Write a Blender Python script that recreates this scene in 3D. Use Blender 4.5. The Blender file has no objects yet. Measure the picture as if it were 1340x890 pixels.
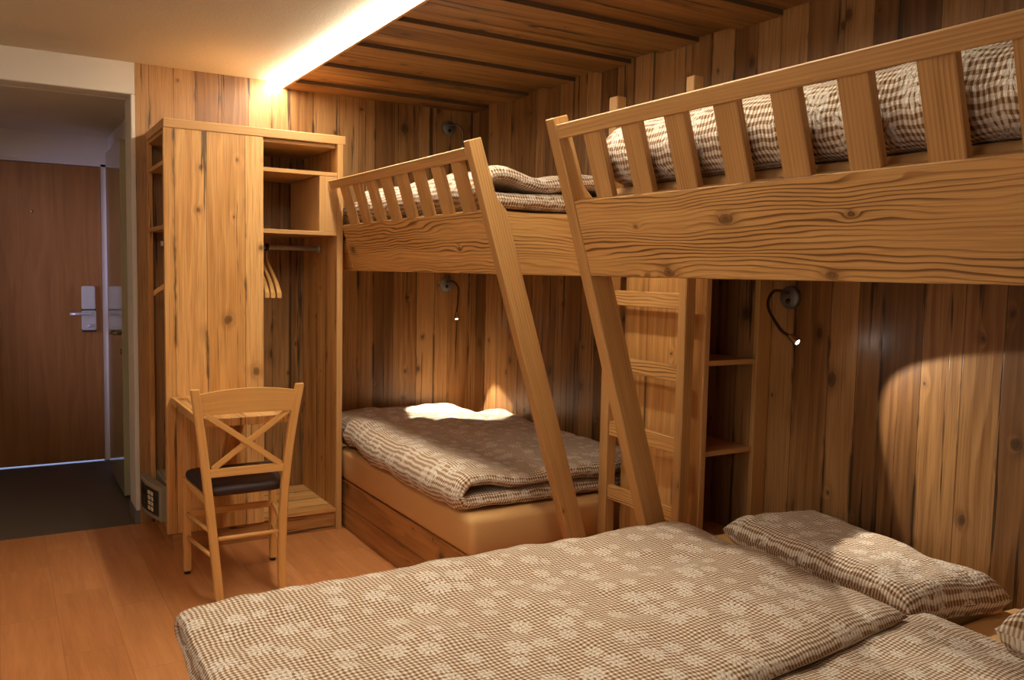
import bpy, bmesh, math, random
from mathutils import Vector, Matrix, noise
random.seed(7)
SC = bpy.context.scene
COL = SC.collection
PI = math.pi

# ------------------------------------------------------------------ camera
CX, CY, CZ, YAW, PITCH, ROLL, FPX = -2.5431, -4.7308, 1.3456, 0.5431, 0.0780, 0.0207, 1112.39
def _cam():
    cy, sy, cp, sp = math.cos(YAW), math.sin(YAW), math.cos(PITCH), math.sin(PITCH)
    f = Vector((sy*cp, cy*cp, -sp)); r = Vector((cy, -sy, 0)); u = r.cross(f)
    cr, sr = math.cos(ROLL), math.sin(ROLL)
    r2, u2 = cr*r + sr*u, -sr*r + cr*u
    cam = bpy.data.objects.new('camera', bpy.data.cameras.new('camera'))
    COL.objects.link(cam)
    m = Matrix((r2, u2, -f)).transposed().to_4x4()
    m.translation = Vector((CX, CY, CZ))
    cam.matrix_world = m
    cam.data.sensor_fit = 'HORIZONTAL'; cam.data.sensor_width = 36
    cam.data.lens = 36*FPX/1340
    cam.data.clip_start = 0.02
    SC.camera = cam
_cam()

# ------------------------------------------------------------------ exposure, world, lights
SC.view_settings.view_transform = 'Standard'
SC.view_settings.look = 'None'
SC.view_settings.gamma = 1
SC.view_settings.use_curve_mapping = False
SC.view_settings.exposure = 0.0
W = bpy.data.worlds.new('world'); SC.world = W; W.use_nodes = True
W.node_tree.nodes['Background'].inputs[0].default_value = (1.0, 0.85, 0.7, 1)
W.node_tree.nodes['Background'].inputs[1].default_value = 0.02

def area(name, loc, target, sx, sy, power, color, spread=180):
    l = bpy.data.lights.new(name, 'AREA'); l.shape = 'RECTANGLE'; l.size = sx; l.size_y = sy
    l.energy = power; l.color = color; l.spread = math.radians(spread)
    o = bpy.data.objects.new(name, l); COL.objects.link(o)
    d = Vector(target) - Vector(loc)
    o.location = loc; o.rotation_euler = d.to_track_quat('-Z', 'Y').to_euler()
    return o
def spot(name, loc, target, power, color, deg, blend, r=0.012):
    l = bpy.data.lights.new(name, 'SPOT'); l.energy = power; l.color = color
    l.spot_size = math.radians(deg); l.spot_blend = blend; l.shadow_soft_size = r
    o = bpy.data.objects.new(name, l); COL.objects.link(o)
    d = Vector(target) - Vector(loc)
    o.location = loc; o.rotation_euler = d.to_track_quat('-Z', 'Y').to_euler()
    return o
LED_STRENGTH = 57.0
LED_COLOR = (1.0, 0.93, 0.75, 1)
area('room_fill_light', (-2.45, -2.75, 2.32), (-1.9, -2.2, 0.3), 0.5, 0.5, 13, (1.0, 0.90, 0.74))  # added fill from above, out of view; stands for no actual lamp
area('left_fill_light', (-3.40, -3.9, 1.5), (-0.9, -2.4, 0.9), 1.3, 1.3, 8, (1.0, 0.95, 0.90))  # added soft fill from the left; the wall there has no window
area('corridor_light', (-2.45, 2.10, 0.35), (-2.45, 1.7, 0.0), 1.2, 0.4, 14, (0.42, 0.55, 1.0))
area('hall_daylight', (-2.95, 1.25, 1.2), (-1.9, 1.64, 1.1), 0.3, 1.5, 2.6, (0.50, 0.50, 1.0), 60)

# ------------------------------------------------------------------ material helpers
def lin(r, g, b):
    f = lambda c: (c/255/12.92) if c/255 <= 0.04045 else ((c/255+0.055)/1.055)**2.4
    return (f(r), f(g), f(b), 1.0)

class NT:
    def __init__(s, name):
        s.m = bpy.data.materials.new(name); s.m.use_nodes = True
        s.t = s.m.node_tree; s.n = s.t.nodes; s.l = s.t.links
        s.b = s.n['Principled BSDF']
    def new(s, typ, **kw):
        n = s.n.new(typ)
        for k, v in kw.items(): setattr(n, k, v)
        return n
    def put(s, sock, v):
        if v is None: return
        if isinstance(v, (int, float)):
            sock.default_value = v
        elif isinstance(v, tuple):
            sock.default_value = v if len(v) == len(sock.default_value) else v[:len(sock.default_value)]
        else: s.l.new(v, sock)
    def math(s, op, a, b=None, c=None, clamp=False):
        n = s.new('ShaderNodeMath', operation=op); n.use_clamp = clamp
        s.put(n.inputs[0], a); s.put(n.inputs[1], b); s.put(n.inputs[2], c)
        return n.outputs[0]
    def add(s, a, b): return s.math('ADD', a, b)
    def mul(s, a, b): return s.math('MULTIPLY', a, b)
    def sub(s, a, b): return s.math('SUBTRACT', a, b)
    def step(s, v, lo, hi, a=0.0, b=1.0):
        n = s.new('ShaderNodeMapRange', interpolation_type='SMOOTHSTEP')
        s.put(n.inputs[0], v); s.put(n.inputs[1], lo); s.put(n.inputs[2], hi); s.put(n.inputs[3], a); s.put(n.inputs[4], b)
        return n.outputs[0]
    def vec(s, x, y, z=0.0):
        n = s.new('ShaderNodeCombineXYZ'); s.put(n.inputs[0], x); s.put(n.inputs[1], y); s.put(n.inputs[2], z)
        return n.outputs[0]
    def xyz(s, v):
        n = s.new('ShaderNodeSeparateXYZ'); s.put(n.inputs[0], v); return n.outputs
    def noise(s, v, scale=1.0, detail=2.0, rough=0.5):
        n = s.new('ShaderNodeTexNoise'); s.put(n.inputs['Vector'], v)
        n.inputs['Scale'].default_value = scale; n.inputs['Detail'].default_value = detail; n.inputs['Roughness'].default_value = rough
        return n.outputs[0]
    def mix(s, f, a, b, mode='MIX'):
        n = s.new('ShaderNodeMix', data_type='RGBA', blend_type=mode)
        s.put(n.inputs[0], f); s.put(n.inputs[6], a); s.put(n.inputs[7], b)
        return n.outputs[2]
    def ramp(s, f, stops):
        n = s.new('ShaderNodeValToRGB'); e = n.color_ramp.elements
        while len(e) < len(stops): e.new(0.5)
        for k, (p, c) in enumerate(stops): e[k].position = p; e[k].color = c
        s.put(n.inputs[0], f); return n.outputs[0]
    def uv(s):
        n = s.new('ShaderNodeUVMap'); n.uv_map = 'UVMap'; return n.outputs[0]
    def bump(s, h, strength, dist):
        n = s.new('ShaderNodeBump'); n.inputs['Strength'].default_value = strength; n.inputs['Distance'].default_value = dist
        s.put(n.inputs['Height'], h); s.l.new(n.outputs[0], s.b.inputs['Normal'])
    def base(s, c, rough=0.5, spec=0.4):
        s.put(s.b.inputs['Base Color'], c); s.put(s.b.inputs['Roughness'], rough)
        s.b.inputs['Specular IOR Level'].default_value = spec
        return s

def wood(name, light, mid, dark, crack, plank=0.0, knots=0.5, ring=14.0, ringamt=0.5, cracks=0.5, rough=0.5, var=0.5, bump=0.3, spec=0.35, seam=True, kscale=(3.0, 2.3), line=(0.0, 0.75, 0.82), lowamp=5.2, ffreq=230.0, famt=0.35, eye=1.0):
    t = NT(name)
    u, v, _ = t.xyz(t.uv())
    if plank > 0:
        wv = t.math('DIVIDE', u, plank)
        vo = t.new('ShaderNodeTexVoronoi', voronoi_dimensions='1D', feature='F1'); vo.inputs['Randomness'].default_value = 0.55
        vo.inputs['Scale'].default_value = 1.0
        t.put(vo.inputs['W'], wv)
        ve = t.new('ShaderNodeTexVoronoi', voronoi_dimensions='1D', feature='DISTANCE_TO_EDGE'); ve.inputs['Randomness'].default_value = 0.55
        ve.inputs['Scale'].default_value = 1.0
        t.put(ve.inputs['W'], wv)
        r1, r2, r3 = t.xyz(vo.outputs['Color'])
        edge = t.mul(ve.outputs['Distance'], plank)       # metres to the seam
        u2 = t.add(u, t.mul(r1, 7.3)); v2 = t.add(v, t.mul(r2, 11.7))
    else:
        u2, v2, r3, edge = u, v, None, None
    # knots
    kv = t.new('ShaderNodeTexVoronoi', voronoi_dimensions='2D', feature='F1')
    wob = t.noise(t.vec(t.mul(u2, 14.0), t.mul(v2, 9.0)), 1.0, 2.0)
    t.put(kv.inputs['Vector'], t.vec(t.add(t.mul(u2, kscale[0]*2), t.mul(wob, 0.22)), t.mul(v2, kscale[1]*2)))
    kv.inputs['Scale'].default_value = 1.0; kv.inputs['Randomness'].default_value = 1.0
    kd = kv.outputs['Distance']
    k1, k2, k3 = t.xyz(kv.outputs['Color'])
    size = t.mul(t.step(k1, 1.0-knots, 1.0-knots*0.7, 0.0, 1.0), 0.085)
    size = t.mul(size, t.add(t.mul(t.mul(k2, k2), 1.25), 0.28))
    kn = t.math('DIVIDE', kd, t.add(size, 0.0005))
    kmask = t.step(kn, 0.55, 1.05, 1.0, 0.0)
    khalo = t.mul(t.step(kn, 0.7, 3.4, 1.0, 0.0), t.step(size, 0.0, 0.02))
    # growth rings running along the board, bent round the knots
    low = t.noise(t.vec(t.mul(u2, 4.5), t.mul(v2, 0.55)), 1.0, 3.0)
    bend = t.mul(t.math('EXPONENT', t.mul(kd, -15.0)), t.mul(t.step(k1, 1.0-knots, 1.0-knots*0.7, 0.0, 1.0), 2.2))
    w = t.add(t.add(t.mul(u2, ring), t.mul(low, lowamp)), bend)
    wig = t.noise(t.vec(t.mul(u2, 11.0), t.mul(v2, 2.3)), 1.0, 2.0)
    w = t.add(w, t.mul(wig, eye))
    fr = t.math('FRACT', t.mul(w, 1.0))
    rings = t.mul(t.step(fr, line[0], line[1], 0.0, 1.0), t.step(fr, line[2], 1.0, 1.0, 0.0))
    rings = t.mul(rings, t.step(t.noise(t.vec(t.mul(u2, 13.0), t.mul(v2, 1.0)), 1.0, 2.0), 0.30, 0.68, 0.22, 1.0))
    fib = t.noise(t.vec(t.mul(u2, ffreq), t.mul(v2, 3.5)), 1.0, 3.0, 0.6)
    fib2 = t.noise(t.vec(t.mul(u2, 55.0), t.mul(v2, 1.1)), 1.0, 2.0)
    tone = t.noise(t.vec(t.mul(u2, 6.0), t.mul(v2, 0.9)), 1.0, 3.0, 0.6)
    f = t.add(t.mul(rings, ringamt), t.mul(t.sub(tone, 0.5), 0.9))
    f = t.add(f, t.mul(t.sub(fib2, 0.5), 0.5))
    if r3 is not None: f = t.add(f, t.mul(t.sub(r3, 0.5), var))
    col = t.ramp(t.add(f, 0.18), [(0.0, light), (0.48, mid), (1.0, dark)])
    col = t.mix(t.mul(t.step(fib, 0.42, 0.72), famt), col, dark)
    col = t.mix(t.mul(khalo, 0.45), col, dark)
    col = t.mix(t.mul(kmask, 0.62), col, crack)
    col = t.mix(t.mul(t.step(t.math('ABSOLUTE', t.sub(kn, 0.95)), 0.0, 0.22, 1.0, 0.0), t.mul(t.step(size, 0.0, 0.02), 0.55)), col, crack)
    # dark weathered checks and streaks
    cn = t.noise(t.vec(t.mul(u2, 26.0), t.mul(v2, 0.8)), 1.0, 4.0, 0.62)
    th = t.sub(0.82, 0.22*cracks)
    cm = t.step(cn, th, t.add(th, 0.05))
    if edge is not None:
        near = t.step(edge, 0.0, 0.014, 1.0, 0.0)
        en = t.noise(t.vec(t.mul(u, 9.0), t.mul(v, 1.6)), 1.0, 4.0, 0.65)
        em = t.mul(near, t.step(en, 0.50, 0.58))
        cm = t.math('MAXIMUM', cm, t.mul(em, min(1.0, cracks*1.3)))
    col = t.mix(t.mul(cm, 0.82), col, crack)
    h = t.sub(t.mul(fib, 0.35), t.add(t.mul(rings, 0.35), t.mul(cm, 1.2)))
    if edge is not None and seam:
        sm = t.step(edge, 0.0004, 0.0022, 1.0, 0.0)
        col = t.mix(t.mul(sm, 0.75), col, crack)
        h = t.sub(h, t.mul(sm, 0.5))
    t.base(col, rough, spec)
    t.bump(h, bump, 0.0015)
    return t.m

OLD = (lin(174,130,82), lin(134,93,53), lin(84,54,29), lin(28,18,11))
M = {}
M['old_wall'] = wood('reclaimed_pine_wall', *OLD, plank=0.125, knots=0.52, ring=20, ringamt=0.26, cracks=1.0, rough=0.36, var=0.95, lowamp=4.5, famt=0.5, bump=0.4)
M['old_panel'] = wood('reclaimed_pine_panel', lin(230,178,112), lin(204,147,82), lin(138,90,45), lin(52,32,17), plank=0.15, knots=0.48, ring=16, ringamt=0.32, cracks=0.9, rough=0.42, var=0.5, lowamp=5.0, famt=0.5)
M['old_ceiling'] = wood('reclaimed_pine_ceiling', lin(176,130,76), lin(142,98,52), lin(90,58,29), lin(32,21,12), plank=0.16, knots=0.36, ring=14, ringamt=0.36, cracks=1.1, rough=0.38, var=0.5, lowamp=4.5)
M['old_edge'] = wood('dark_board_edge', lin(112,90,70), lin(90,70,54), lin(60,46,34), lin(30,22,16), plank=0.0, knots=0.0, ring=120, ringamt=0.3, cracks=0.8, rough=0.7)  # darker, greyer tone for the near faces of the lowered ceiling boards
M['old_base'] = wood('reclaimed_pine_plinth', lin(200,144,84), lin(166,112,62), lin(108,70,36), lin(40,26,14), plank=0.0, knots=0.45, ring=14, ringamt=0.35, cracks=1.0, rough=0.55)
M['brushed'] = wood('brushed_pine', lin(222,172,106), lin(200,147,84), lin(124,82,42), lin(78,48,26), plank=0.0, knots=0.44, ring=70, ringamt=1.0, cracks=0.0, rough=0.5, bump=0.25, kscale=(3.2, 1.9), line=(0.46, 0.90, 0.95), lowamp=10.0, famt=0.3, eye=4.2)
M['brushed_fine'] = wood('brushed_pine_fine', lin(208,160,100), lin(184,135,79), lin(136,93,50), lin(80,50,26), plank=0.0, knots=0.16, ring=95, ringamt=0.42, cracks=0.0, rough=0.5, bump=0.35, line=(0.2, 0.85, 0.92), lowamp=5.0, famt=0.3)
M['edge'] = wood('spruce_edge', lin(208,160,102), lin(190,140,84), lin(154,105,60), lin(88,55,30), plank=0.0, knots=0.05, ring=70, ringamt=0.22, cracks=0.0, rough=0.5)
M['beech'] = wood('oiled_beech', lin(228,176,106), lin(214,158,88), lin(194,136,70), lin(140,92,46), plank=0.0, knots=0.0, ring=60, ringamt=0.2, cracks=0.0, rough=0.38, bump=0.1, spec=0.45)
M['door_wood'] = wood('oak_veneer', lin(164,110,56), lin(146,94,45), lin(122,76,34), lin(94,58,28), plank=0.0, knots=0.0, ring=14, ringamt=0.3, cracks=0.0, rough=0.42, bump=0.05)

def floor_mat():
    t = NT('laminate_floor')
    br = t.new('ShaderNodeTexBrick'); br.offset = 0.37; br.squash = 1.0
    t.put(br.inputs['Vector'], t.uv())
    br.inputs['Scale'].default_value = 1.0
    br.inputs['Color1'].default_value = (0, 0, 0, 1); br.inputs['Color2'].default_value = (1, 1, 1, 1)
    br.inputs['Mortar'].default_value = (0.5, 0.5, 0.5, 1)
    br.inputs['Mortar Size'].default_value = 0.0012; br.inputs['Brick Width'].default_value = 0.62; br.inputs['Row Height'].default_value = 0.19
    rnd = t.xyz(br.outputs['Color'])[0]
    u, v, _ = t.xyz(t.uv())
    v2 = t.add(v, t.mul(rnd, 5.0))
    g = t.noise(t.vec(t.mul(u, 2.2), t.mul(v2, 26.0)), 1.0, 4.0, 0.6)
    g2 = t.noise(t.vec(t.mul(u, 9.0), t.mul(v2, 180.0)), 1.0, 2.0)
    f = t.add(t.add(t.mul(g, 0.7), t.mul(g2, 0.25)), t.mul(t.sub(rnd, 0.5), 0.25))
    c = t.ramp(f, [(0.2, lin(206,142,88)), (0.5, lin(186,121,70)), (0.85, lin(154,95,52))])
    c = t.mix(t.mul(br.outputs['Fac'], 0.45), c, lin(110, 58, 28))
    t.base(c, 0.42, 0.4); t.bump(t.mul(br.outputs['Fac'], -1.0), 0.2, 0.0008)
    return t.m
M['floor'] = floor_mat()

def plaster(name, c, sc=90.0, b=0.5):
    t = NT(name)
    tc = t.new('ShaderNodeTexCoord').outputs['Object']
    n = t.noise(tc, sc, 3.0, 0.6)
    big = t.noise(tc, 1.1, 2.0)
    col = t.mix(t.mul(big, 0.12), c, (c[0]*0.8, c[1]*0.78, c[2]*0.75, 1))
    t.base(col, 0.9, 0.15); t.bump(n, b, 0.004)
    return t.m
M['plaster'] = plaster('rough_plaster', lin(214, 202, 182))
M['white_wall'] = plaster('white_wall', lin(222, 214, 202), 120, 0.25)

def plain(name, c, rough=0.5, metal=0.0, spec=0.5, bumpy=0.0):
    t = NT(name)
    tc = t.new('ShaderNodeTexCoord').outputs['Object']
    n = t.noise(tc, 40.0, 2.0)
    col = t.mix(t.mul(n, 0.10), c, (c[0]*0.75, c[1]*0.75, c[2]*0.75, 1))
    t.base(col, rough, spec); t.b.inputs['Metallic'].default_value = metal
    if bumpy: t.bump(t.noise(tc, 300.0, 2.0), bumpy, 0.001)
    return t.m
M['steel'] = plain('satin_steel', lin(205, 203, 200), 0.4, 0.55)
M['nickel'] = plain('nickel', lin(170, 150, 125), 0.28, 1.0)
M['dark_metal'] = plain('dark_gooseneck_metal', lin(92, 78, 64), 0.35, 0.7)
M['disc'] = plain('grey_steel_disc', lin(128, 128, 126), 0.45, 0.6)
M['lock_plate'] = plain('silver_lock_plate', lin(205, 205, 200), 0.4, 0.5)
M['black'] = plain('black_plastic', lin(18, 17, 17), 0.45)
M['leather'] = plain('dark_leather', lin(52, 34, 30), 0.5, 0, 0.4, 0.3)
M['hall_floor'] = plain('dark_hall_floor', lin(96, 84, 70), 0.5, 0, 0.4, 0.2)
M['door_gloss'] = plain('glossy_grey_green_paint', lin(170, 160, 128), 0.12, 0, 0.6)
M['safe_grey'] = plain('grey_beige_safe', lin(150, 138, 116), 0.45)
M['safe_dark'] = plain('dark_keypad_panel', lin(44, 40, 36), 0.35)
M['key'] = plain('pale_keys', lin(220, 206, 170), 0.4)
M['sheet'] = plain('apricot_sheet', lin(214, 166, 108), 0.85, 0, 0.2, 0.15)
M['rubber'] = plain('black_foot', lin(20, 18, 16), 0.7)
M['hanger'] = M['beech']
M['grey_base'] = plain('grey_skirting', lin(120, 112, 104), 0.6)

def emit(name, c, s):
    t = NT(name); t.base((0.8, 0.8, 0.8, 1), 0.5)
    t.put(t.b.inputs['Emission Color'], c); t.b.inputs['Emission Strength'].default_value = s
    return t.m
M['led'] = emit('led_diffuser', LED_COLOR, LED_STRENGTH)
M['bulb'] = emit('lamp_bulb', (1.0, 0.93, 0.8, 1), 220.0)

def gingham(name, white, mid, dark, per=0.0115, flower=0.082):
    t = NT(name)
    uvv = t.uv(); u, v, _ = t.xyz(uvv)
    # a slight crinkle of the weave
    nz = t.noise(uvv, 22.0, 2.0)
    uu = t.add(u, t.mul(nz, 0.010)); vv = t.add(v, t.mul(t.noise(t.vec(v, u), 19.0, 2.0), 0.010))
    su = t.math('SINE', t.mul(uu, 2*PI/per)); sv = t.math('SINE', t.mul(vv, 2*PI/per))
    a = t.step(su, -0.35, 0.35); b = t.step(sv, -0.35, 0.35)
    f = t.mul(t.add(a, b), 0.5)
    col = t.ramp(f, [(0.0, white), (0.5, mid), (1.0, dark)])
    # embroidered edelweiss
    vo = t.new('ShaderNodeTexVoronoi', voronoi_dimensions='2D', feature='F1'); vo.inputs['Randomness'].default_value = 0.75
    vo.inputs['Scale'].default_value = 1.0/flower
    t.put(vo.inputs['Vector'], uvv)
    dv = t.new('ShaderNodeVectorMath', operation='SUBTRACT'); t.put(dv.inputs[0], t.vec(u, v)); t.put(dv.inputs[1], vo.outputs['Position'])
    dx, dy, _ = t.xyz(dv.outputs[0])
    rr = t.math('SQRT', t.add(t.mul(dx, dx), t.mul(dy, dy)))
    ang = t.math('ARCTAN2', dy, dx)
    pet = t.math('ABSOLUTE', t.math('COSINE', t.mul(t.add(ang, t.mul(vo.outputs['Color'], 3.0)), 5.0)))
    sz = t.add(0.013, t.mul(t.xyz(vo.outputs['Color'])[1], 0.022))
    lim = t.mul(sz, t.add(0.45, t.mul(pet, 0.6)))
    inside = t.step(t.sub(lim, rr), -0.001, 0.0012)
    outline = t.math('ABSOLUTE', t.sub(pet, 0.55))
    petal = t.mul(t.mul(inside, t.step(pet, 0.35, 0.62)), t.step(rr, 0.0045, 0.006))
    core = t.step(rr, 0.003, 0.0042, 1.0, 0.0)
    fl = t.math('MAXIMUM', petal, core)
    col = t.mix(t.mul(fl, 0.62), col, white)
    t.base(col, 0.95, 0.05)
    t.b.inputs['Sheen Weight'].default_value = 0.15
    h = t.add(t.add(t.mul(t.noise(uvv, 95.0, 3.0, 0.65), 1.7), t.mul(t.noise(uvv, 26.0, 2.0), 1.6)), t.mul(f, -0.15))
    t.bump(h, 0.7, 0.008)
    return t.m
M['cloth'] = gingham('brown_gingham', lin(246, 236, 220), lin(198, 168, 136), lin(126, 88, 58))

# ------------------------------------------------------------------ mesh helpers
class MB:
    """collects shapes into ONE mesh; wood grain runs along the chosen axis through the UV map (metres)"""
    def __init__(s):
        s.bm = bmesh.new(); s.uvl = s.bm.loops.layers.uv.new('UVMap')
    def _merge(s, tb, mat=None):
        if mat is not None: tb.transform(mat)
        me = bpy.data.meshes.new('tmp'); tb.to_mesh(me); tb.free()
        s.bm.from_mesh(me); bpy.data.meshes.remove(me)
    @staticmethod
    def _grain(tb, g, off):
        uvl = tb.loops.layers.uv.verify()
        tb.normal_update()
        g = Vector(g).normalized()
        for f in tb.faces:
            n = f.normal
            if abs(n.dot(g)) > 0.75:
                a = Vector((1, 0, 0)) if abs(n.x) < 0.7 else Vector((0, 1, 0))
                uu = (a - n*a.dot(n)).normalized(); vv = n.cross(uu)
                k = 0.15
            else:
                vv = (g - n*g.dot(n)).normalized(); uu = vv.cross(n); k = 1.0
                # one consistent sign, so planks do not mirror
                if abs(uu.x) >= max(abs(uu.y), abs(uu.z)): sgn = 1 if uu.x > 0 else -1
                elif abs(uu.y) >= abs(uu.z): sgn = 1 if uu.y > 0 else -1
                else: sgn = 1 if uu.z > 0 else -1
                uu = uu*sgn
            for l in f.loops:
                p = l.vert.co
                l[uvl].uv = (p.dot(uu)+off[0], p.dot(vv)*k+off[1])
    def box(s, lo, hi, g=(0, 0, 1), bev=0.002, mat=None, off=None, seg=1):
        tb = bmesh.new(); tb.loops.layers.uv.new('UVMap')
        bmesh.ops.create_cube(tb, size=1)
        for v in tb.verts:
            v.co = Vector([lo[i] + (v.co[i]+0.5)*(hi[i]-lo[i]) for i in range(3)])
        if bev: bmesh.ops.bevel(tb, geom=list(tb.edges), offset=bev, segments=seg, affect='EDGES')
        s._grain(tb, g, off or (random.uniform(0, 50), random.uniform(0, 50)))
        s._merge(tb, mat); return s
    def prism(s, poly, axis, a0, a1, g=(0, 0, 1), bev=0.0015, mat=None, off=None):
        """poly in the two other axes (cyclic order x,y,z without axis)"""
        tb = bmesh.new(); tb.loops.layers.uv.new('UVMap')
        ax = 'xyz'.index(axis); o = [i for i in range(3) if i != ax]
        def P(p, a):
            c = [0, 0, 0]; c[ax] = a; c[o[0]] = p[0]; c[o[1]] = p[1]; return c
        A = [tb.verts.new(P(p, a0)) for p in poly]; B = [tb.verts.new(P(p, a1)) for p in poly]
        n = len(poly)
        tb.faces.new(A); tb.faces.new(B[::-1])
        for i in range(n): tb.faces.new((A[i], B[i], B[(i+1) % n], A[(i+1) % n]))
        bmesh.ops.recalc_face_normals(tb, faces=list(tb.faces))
        if bev: bmesh.ops.bevel(tb, geom=list(tb.edges), offset=bev, segments=1, affect='EDGES')
        s._grain(tb, g, off or (random.uniform(0, 50), random.uniform(0, 50)))
        s._merge(tb, mat); return s
    def beam(s, p0, p1, w, d, up=(0, 0, 1), bev=0.003, w1=None, d1=None):
        """square bar from p0 to p1; w across, d along up"""
        p0, p1 = Vector(p0), Vector(p1); z = (p1-p0); L = z.length; z.normalize()
        x = Vector(up).cross(z)
        x = x.normalized() if x.length > 1e-4 else Vector((1, 0, 0)); y = z.cross(x)
        tb = bmesh.new(); tb.loops.layers.uv.new('UVMap')
        bmesh.ops.create_cube(tb, size=1)
        for v in tb.verts:
            t = v.co.z+0.5
            ww = w + ((w1 or w)-w)*t; dd = d + ((d1 or d)-d)*t
            v.co = Vector((v.co.x*ww, v.co.y*dd, t*L))
        if bev: bmesh.ops.bevel(tb, geom=list(tb.edges), offset=bev, segments=2, affect='EDGES')
        s._grain(tb, (0, 0, 1), (random.uniform(0, 50), random.uniform(0, 50)))
        m = Matrix((x, y, z)).transposed().to_4x4(); m.translation = p0
        s._merge(tb, m); return s
    def tube(s, pts, r, n=10, closed_ends=True, r1=None):
        pts = [Vector(p) for p in pts]; tb = bmesh.new(); uvl = tb.loops.layers.uv.new('UVMap')
        rings = []; prev = None; acc = 0; accs = []
        for i, p in enumerate(pts):
            a = pts[max(i-1, 0)]; b = pts[min(i+1, len(pts)-1)]; d = (b-a).normalized()
            if prev is None:
                x = d.orthogonal().normalized()
            else:
                x = (prev - d*prev.dot(d)).normalized()
            prev = x; y = d.cross(x)
            if i: acc += (p-pts[i-1]).length
            accs.append(acc)
            rr = r if r1 is None else r+(r1-r)*i/(len(pts)-1)
            rings.append([tb.verts.new(p+rr*(x*math.cos(2*PI*k/n)+y*math.sin(2*PI*k/n))) for k in range(n)])
        o = random.uniform(0, 40)
        for i in range(len(rings)-1):
            for k in range(n):
                f = tb.faces.new((rings[i][k], rings[i][(k+1) % n], rings[i+1][(k+1) % n], rings[i+1][k])); f.smooth = True
                for l, (kk, ii) in zip(f.loops, ((k, i), (k+1, i), (k+1, i+1), (k, i+1))): l[uvl].uv = (o+kk*2*PI*r/n, accs[ii])
        if closed_ends:
            tb.faces.new(rings[0][::-1]); tb.faces.new(rings[-1])
        s._merge(tb); return s
    def lathe(s, prof, mat=None, n=24):
        """prof (r,z) about z"""
        tb = bmesh.new(); tb.loops.layers.uv.new('UVMap'); R = []
        for (r, z) in prof:
            R.append([tb.verts.new((r*math.cos(2*PI*k/n), r*math.sin(2*PI*k/n), z)) for k in range(n)] if r > 1e-6 else [tb.verts.new((0, 0, z))])
        for a, b in zip(R, R[1:]):
            for k in range(n):
                q = [a[k % len(a)], a[(k+1) % len(a)], b[(k+1) % len(b)], b[k % len(b)]]
                q2 = []
                for w in q:
                    if w not in q2: q2.append(w)
                if len(q2) > 2: tb.faces.new(q2).smooth = True
        bmesh.ops.recalc_face_normals(tb, faces=list(tb.faces))
        s._merge(tb, mat); return s
    def sheet(s, fn, nu, nv, closed=False):
        """grid fn(i/nu, j/nv) -> (point, uv); smooth"""
        g = [[fn(i/nu, j/nv) for j in range(nv+1)] for i in range(nu+1)]
        V = [[s.bm.verts.new(p) for p, _ in row] for row in g]
        for i in range(nu):
            for j in range(nv):
                f = s.bm.faces.new((V[i][j], V[i+1][j], V[i+1][j+1], V[i][j+1])); f.smooth = True
                for l, (a, b) in zip(f.loops, ((i, j), (i+1, j), (i+1, j+1), (i, j+1))): l[s.uvl].uv = g[a][b][1]
        return s
    def build(s, name, mat, parent=None, origin=(0, 0, 0), smooth=False, weld=0.0):
        if weld: bmesh.ops.remove_doubles(s.bm, verts=list(s.bm.verts), dist=weld)
        o0 = Vector(origin)
        if parent is not None: o0 = root_of(parent).location.copy()
        bmesh.ops.translate(s.bm, verts=list(s.bm.verts), vec=-o0)
        if smooth:
            for f in s.bm.faces: f.smooth = True
        me = bpy.data.meshes.new(name); s.bm.to_mesh(me); s.bm.free()
        me.materials.append(M[mat] if isinstance(mat, str) else mat)
        o = bpy.data.objects.new(name, me); COL.objects.link(o)
        if parent is None: o.location = o0
        else: o.parent = parent
        return o
def root_of(o):
    while o.parent: o = o.parent
    return o
def tag(o, label, cat, group=None):
    o['label'] = label; o['category'] = cat
    if group: o['group'] = group
    return o
def thing(name, label, cat, loc, group=None):
    o = bpy.data.objects.new(name, None); COL.objects.link(o); o.location = loc; o.empty_display_size = 0.05
    return tag(o, label, cat, group)
def struct(o):
    o['kind'] = 'structure'; return o
X3, Y3, Z3 = (1, 0, 0), (0, 1, 0), (0, 0, 1)

# ------------------------------------------------------------------ the room
ZC = 2.362                    # plaster ceiling
struct(MB().box((-3.5, -6.0, -0.06), (0.0, 0.0, 0.0), X3, 0, off=(0, 0)).build('floor', 'floor'))
# floor boards run along the room: the brick rows follow y
fl = bpy.data.objects['floor'].data
for l in fl.loops:
    p = fl.vertices[l.vertex_index].co; fl.uv_layers['UVMap'].data[l.index].uv = (p.y+7.1, p.x+9.03)
struct(MB().box((-3.1, 0.0, -0.06), (-1.9, 2.3, -0.002), X3, 0).build('floor', 'hall_floor'))
struct(MB().box((0.0, -6.0, 0.0), (0.08, 0.08, 2.5), Z3, 0, off=(3.3, 0.4)).build('wall_right', 'old_wall'))
struct(MB().box((-1.936, 0.0, 0.0), (0.0, 0.08, 2.5), Z3, 0, off=(8.1, 2.2)).build('wall_back', 'old_wall'))
struct(MB().box((-3.58, -6.0, 0.0), (-3.5, 0.0, 2.5), Z3, 0).build('wall_left', 'white_wall'))
struct(MB().box((-3.58, -6.08, 0.0), (0.08, -6.0, 2.5), Z3, 0).build('wall_near', 'white_wall'))
struct(MB().box((-3.58, -6.0, ZC), (0.0, 0.0, ZC+0.1), X3, 0).build('ceiling', 'plaster'))
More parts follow.
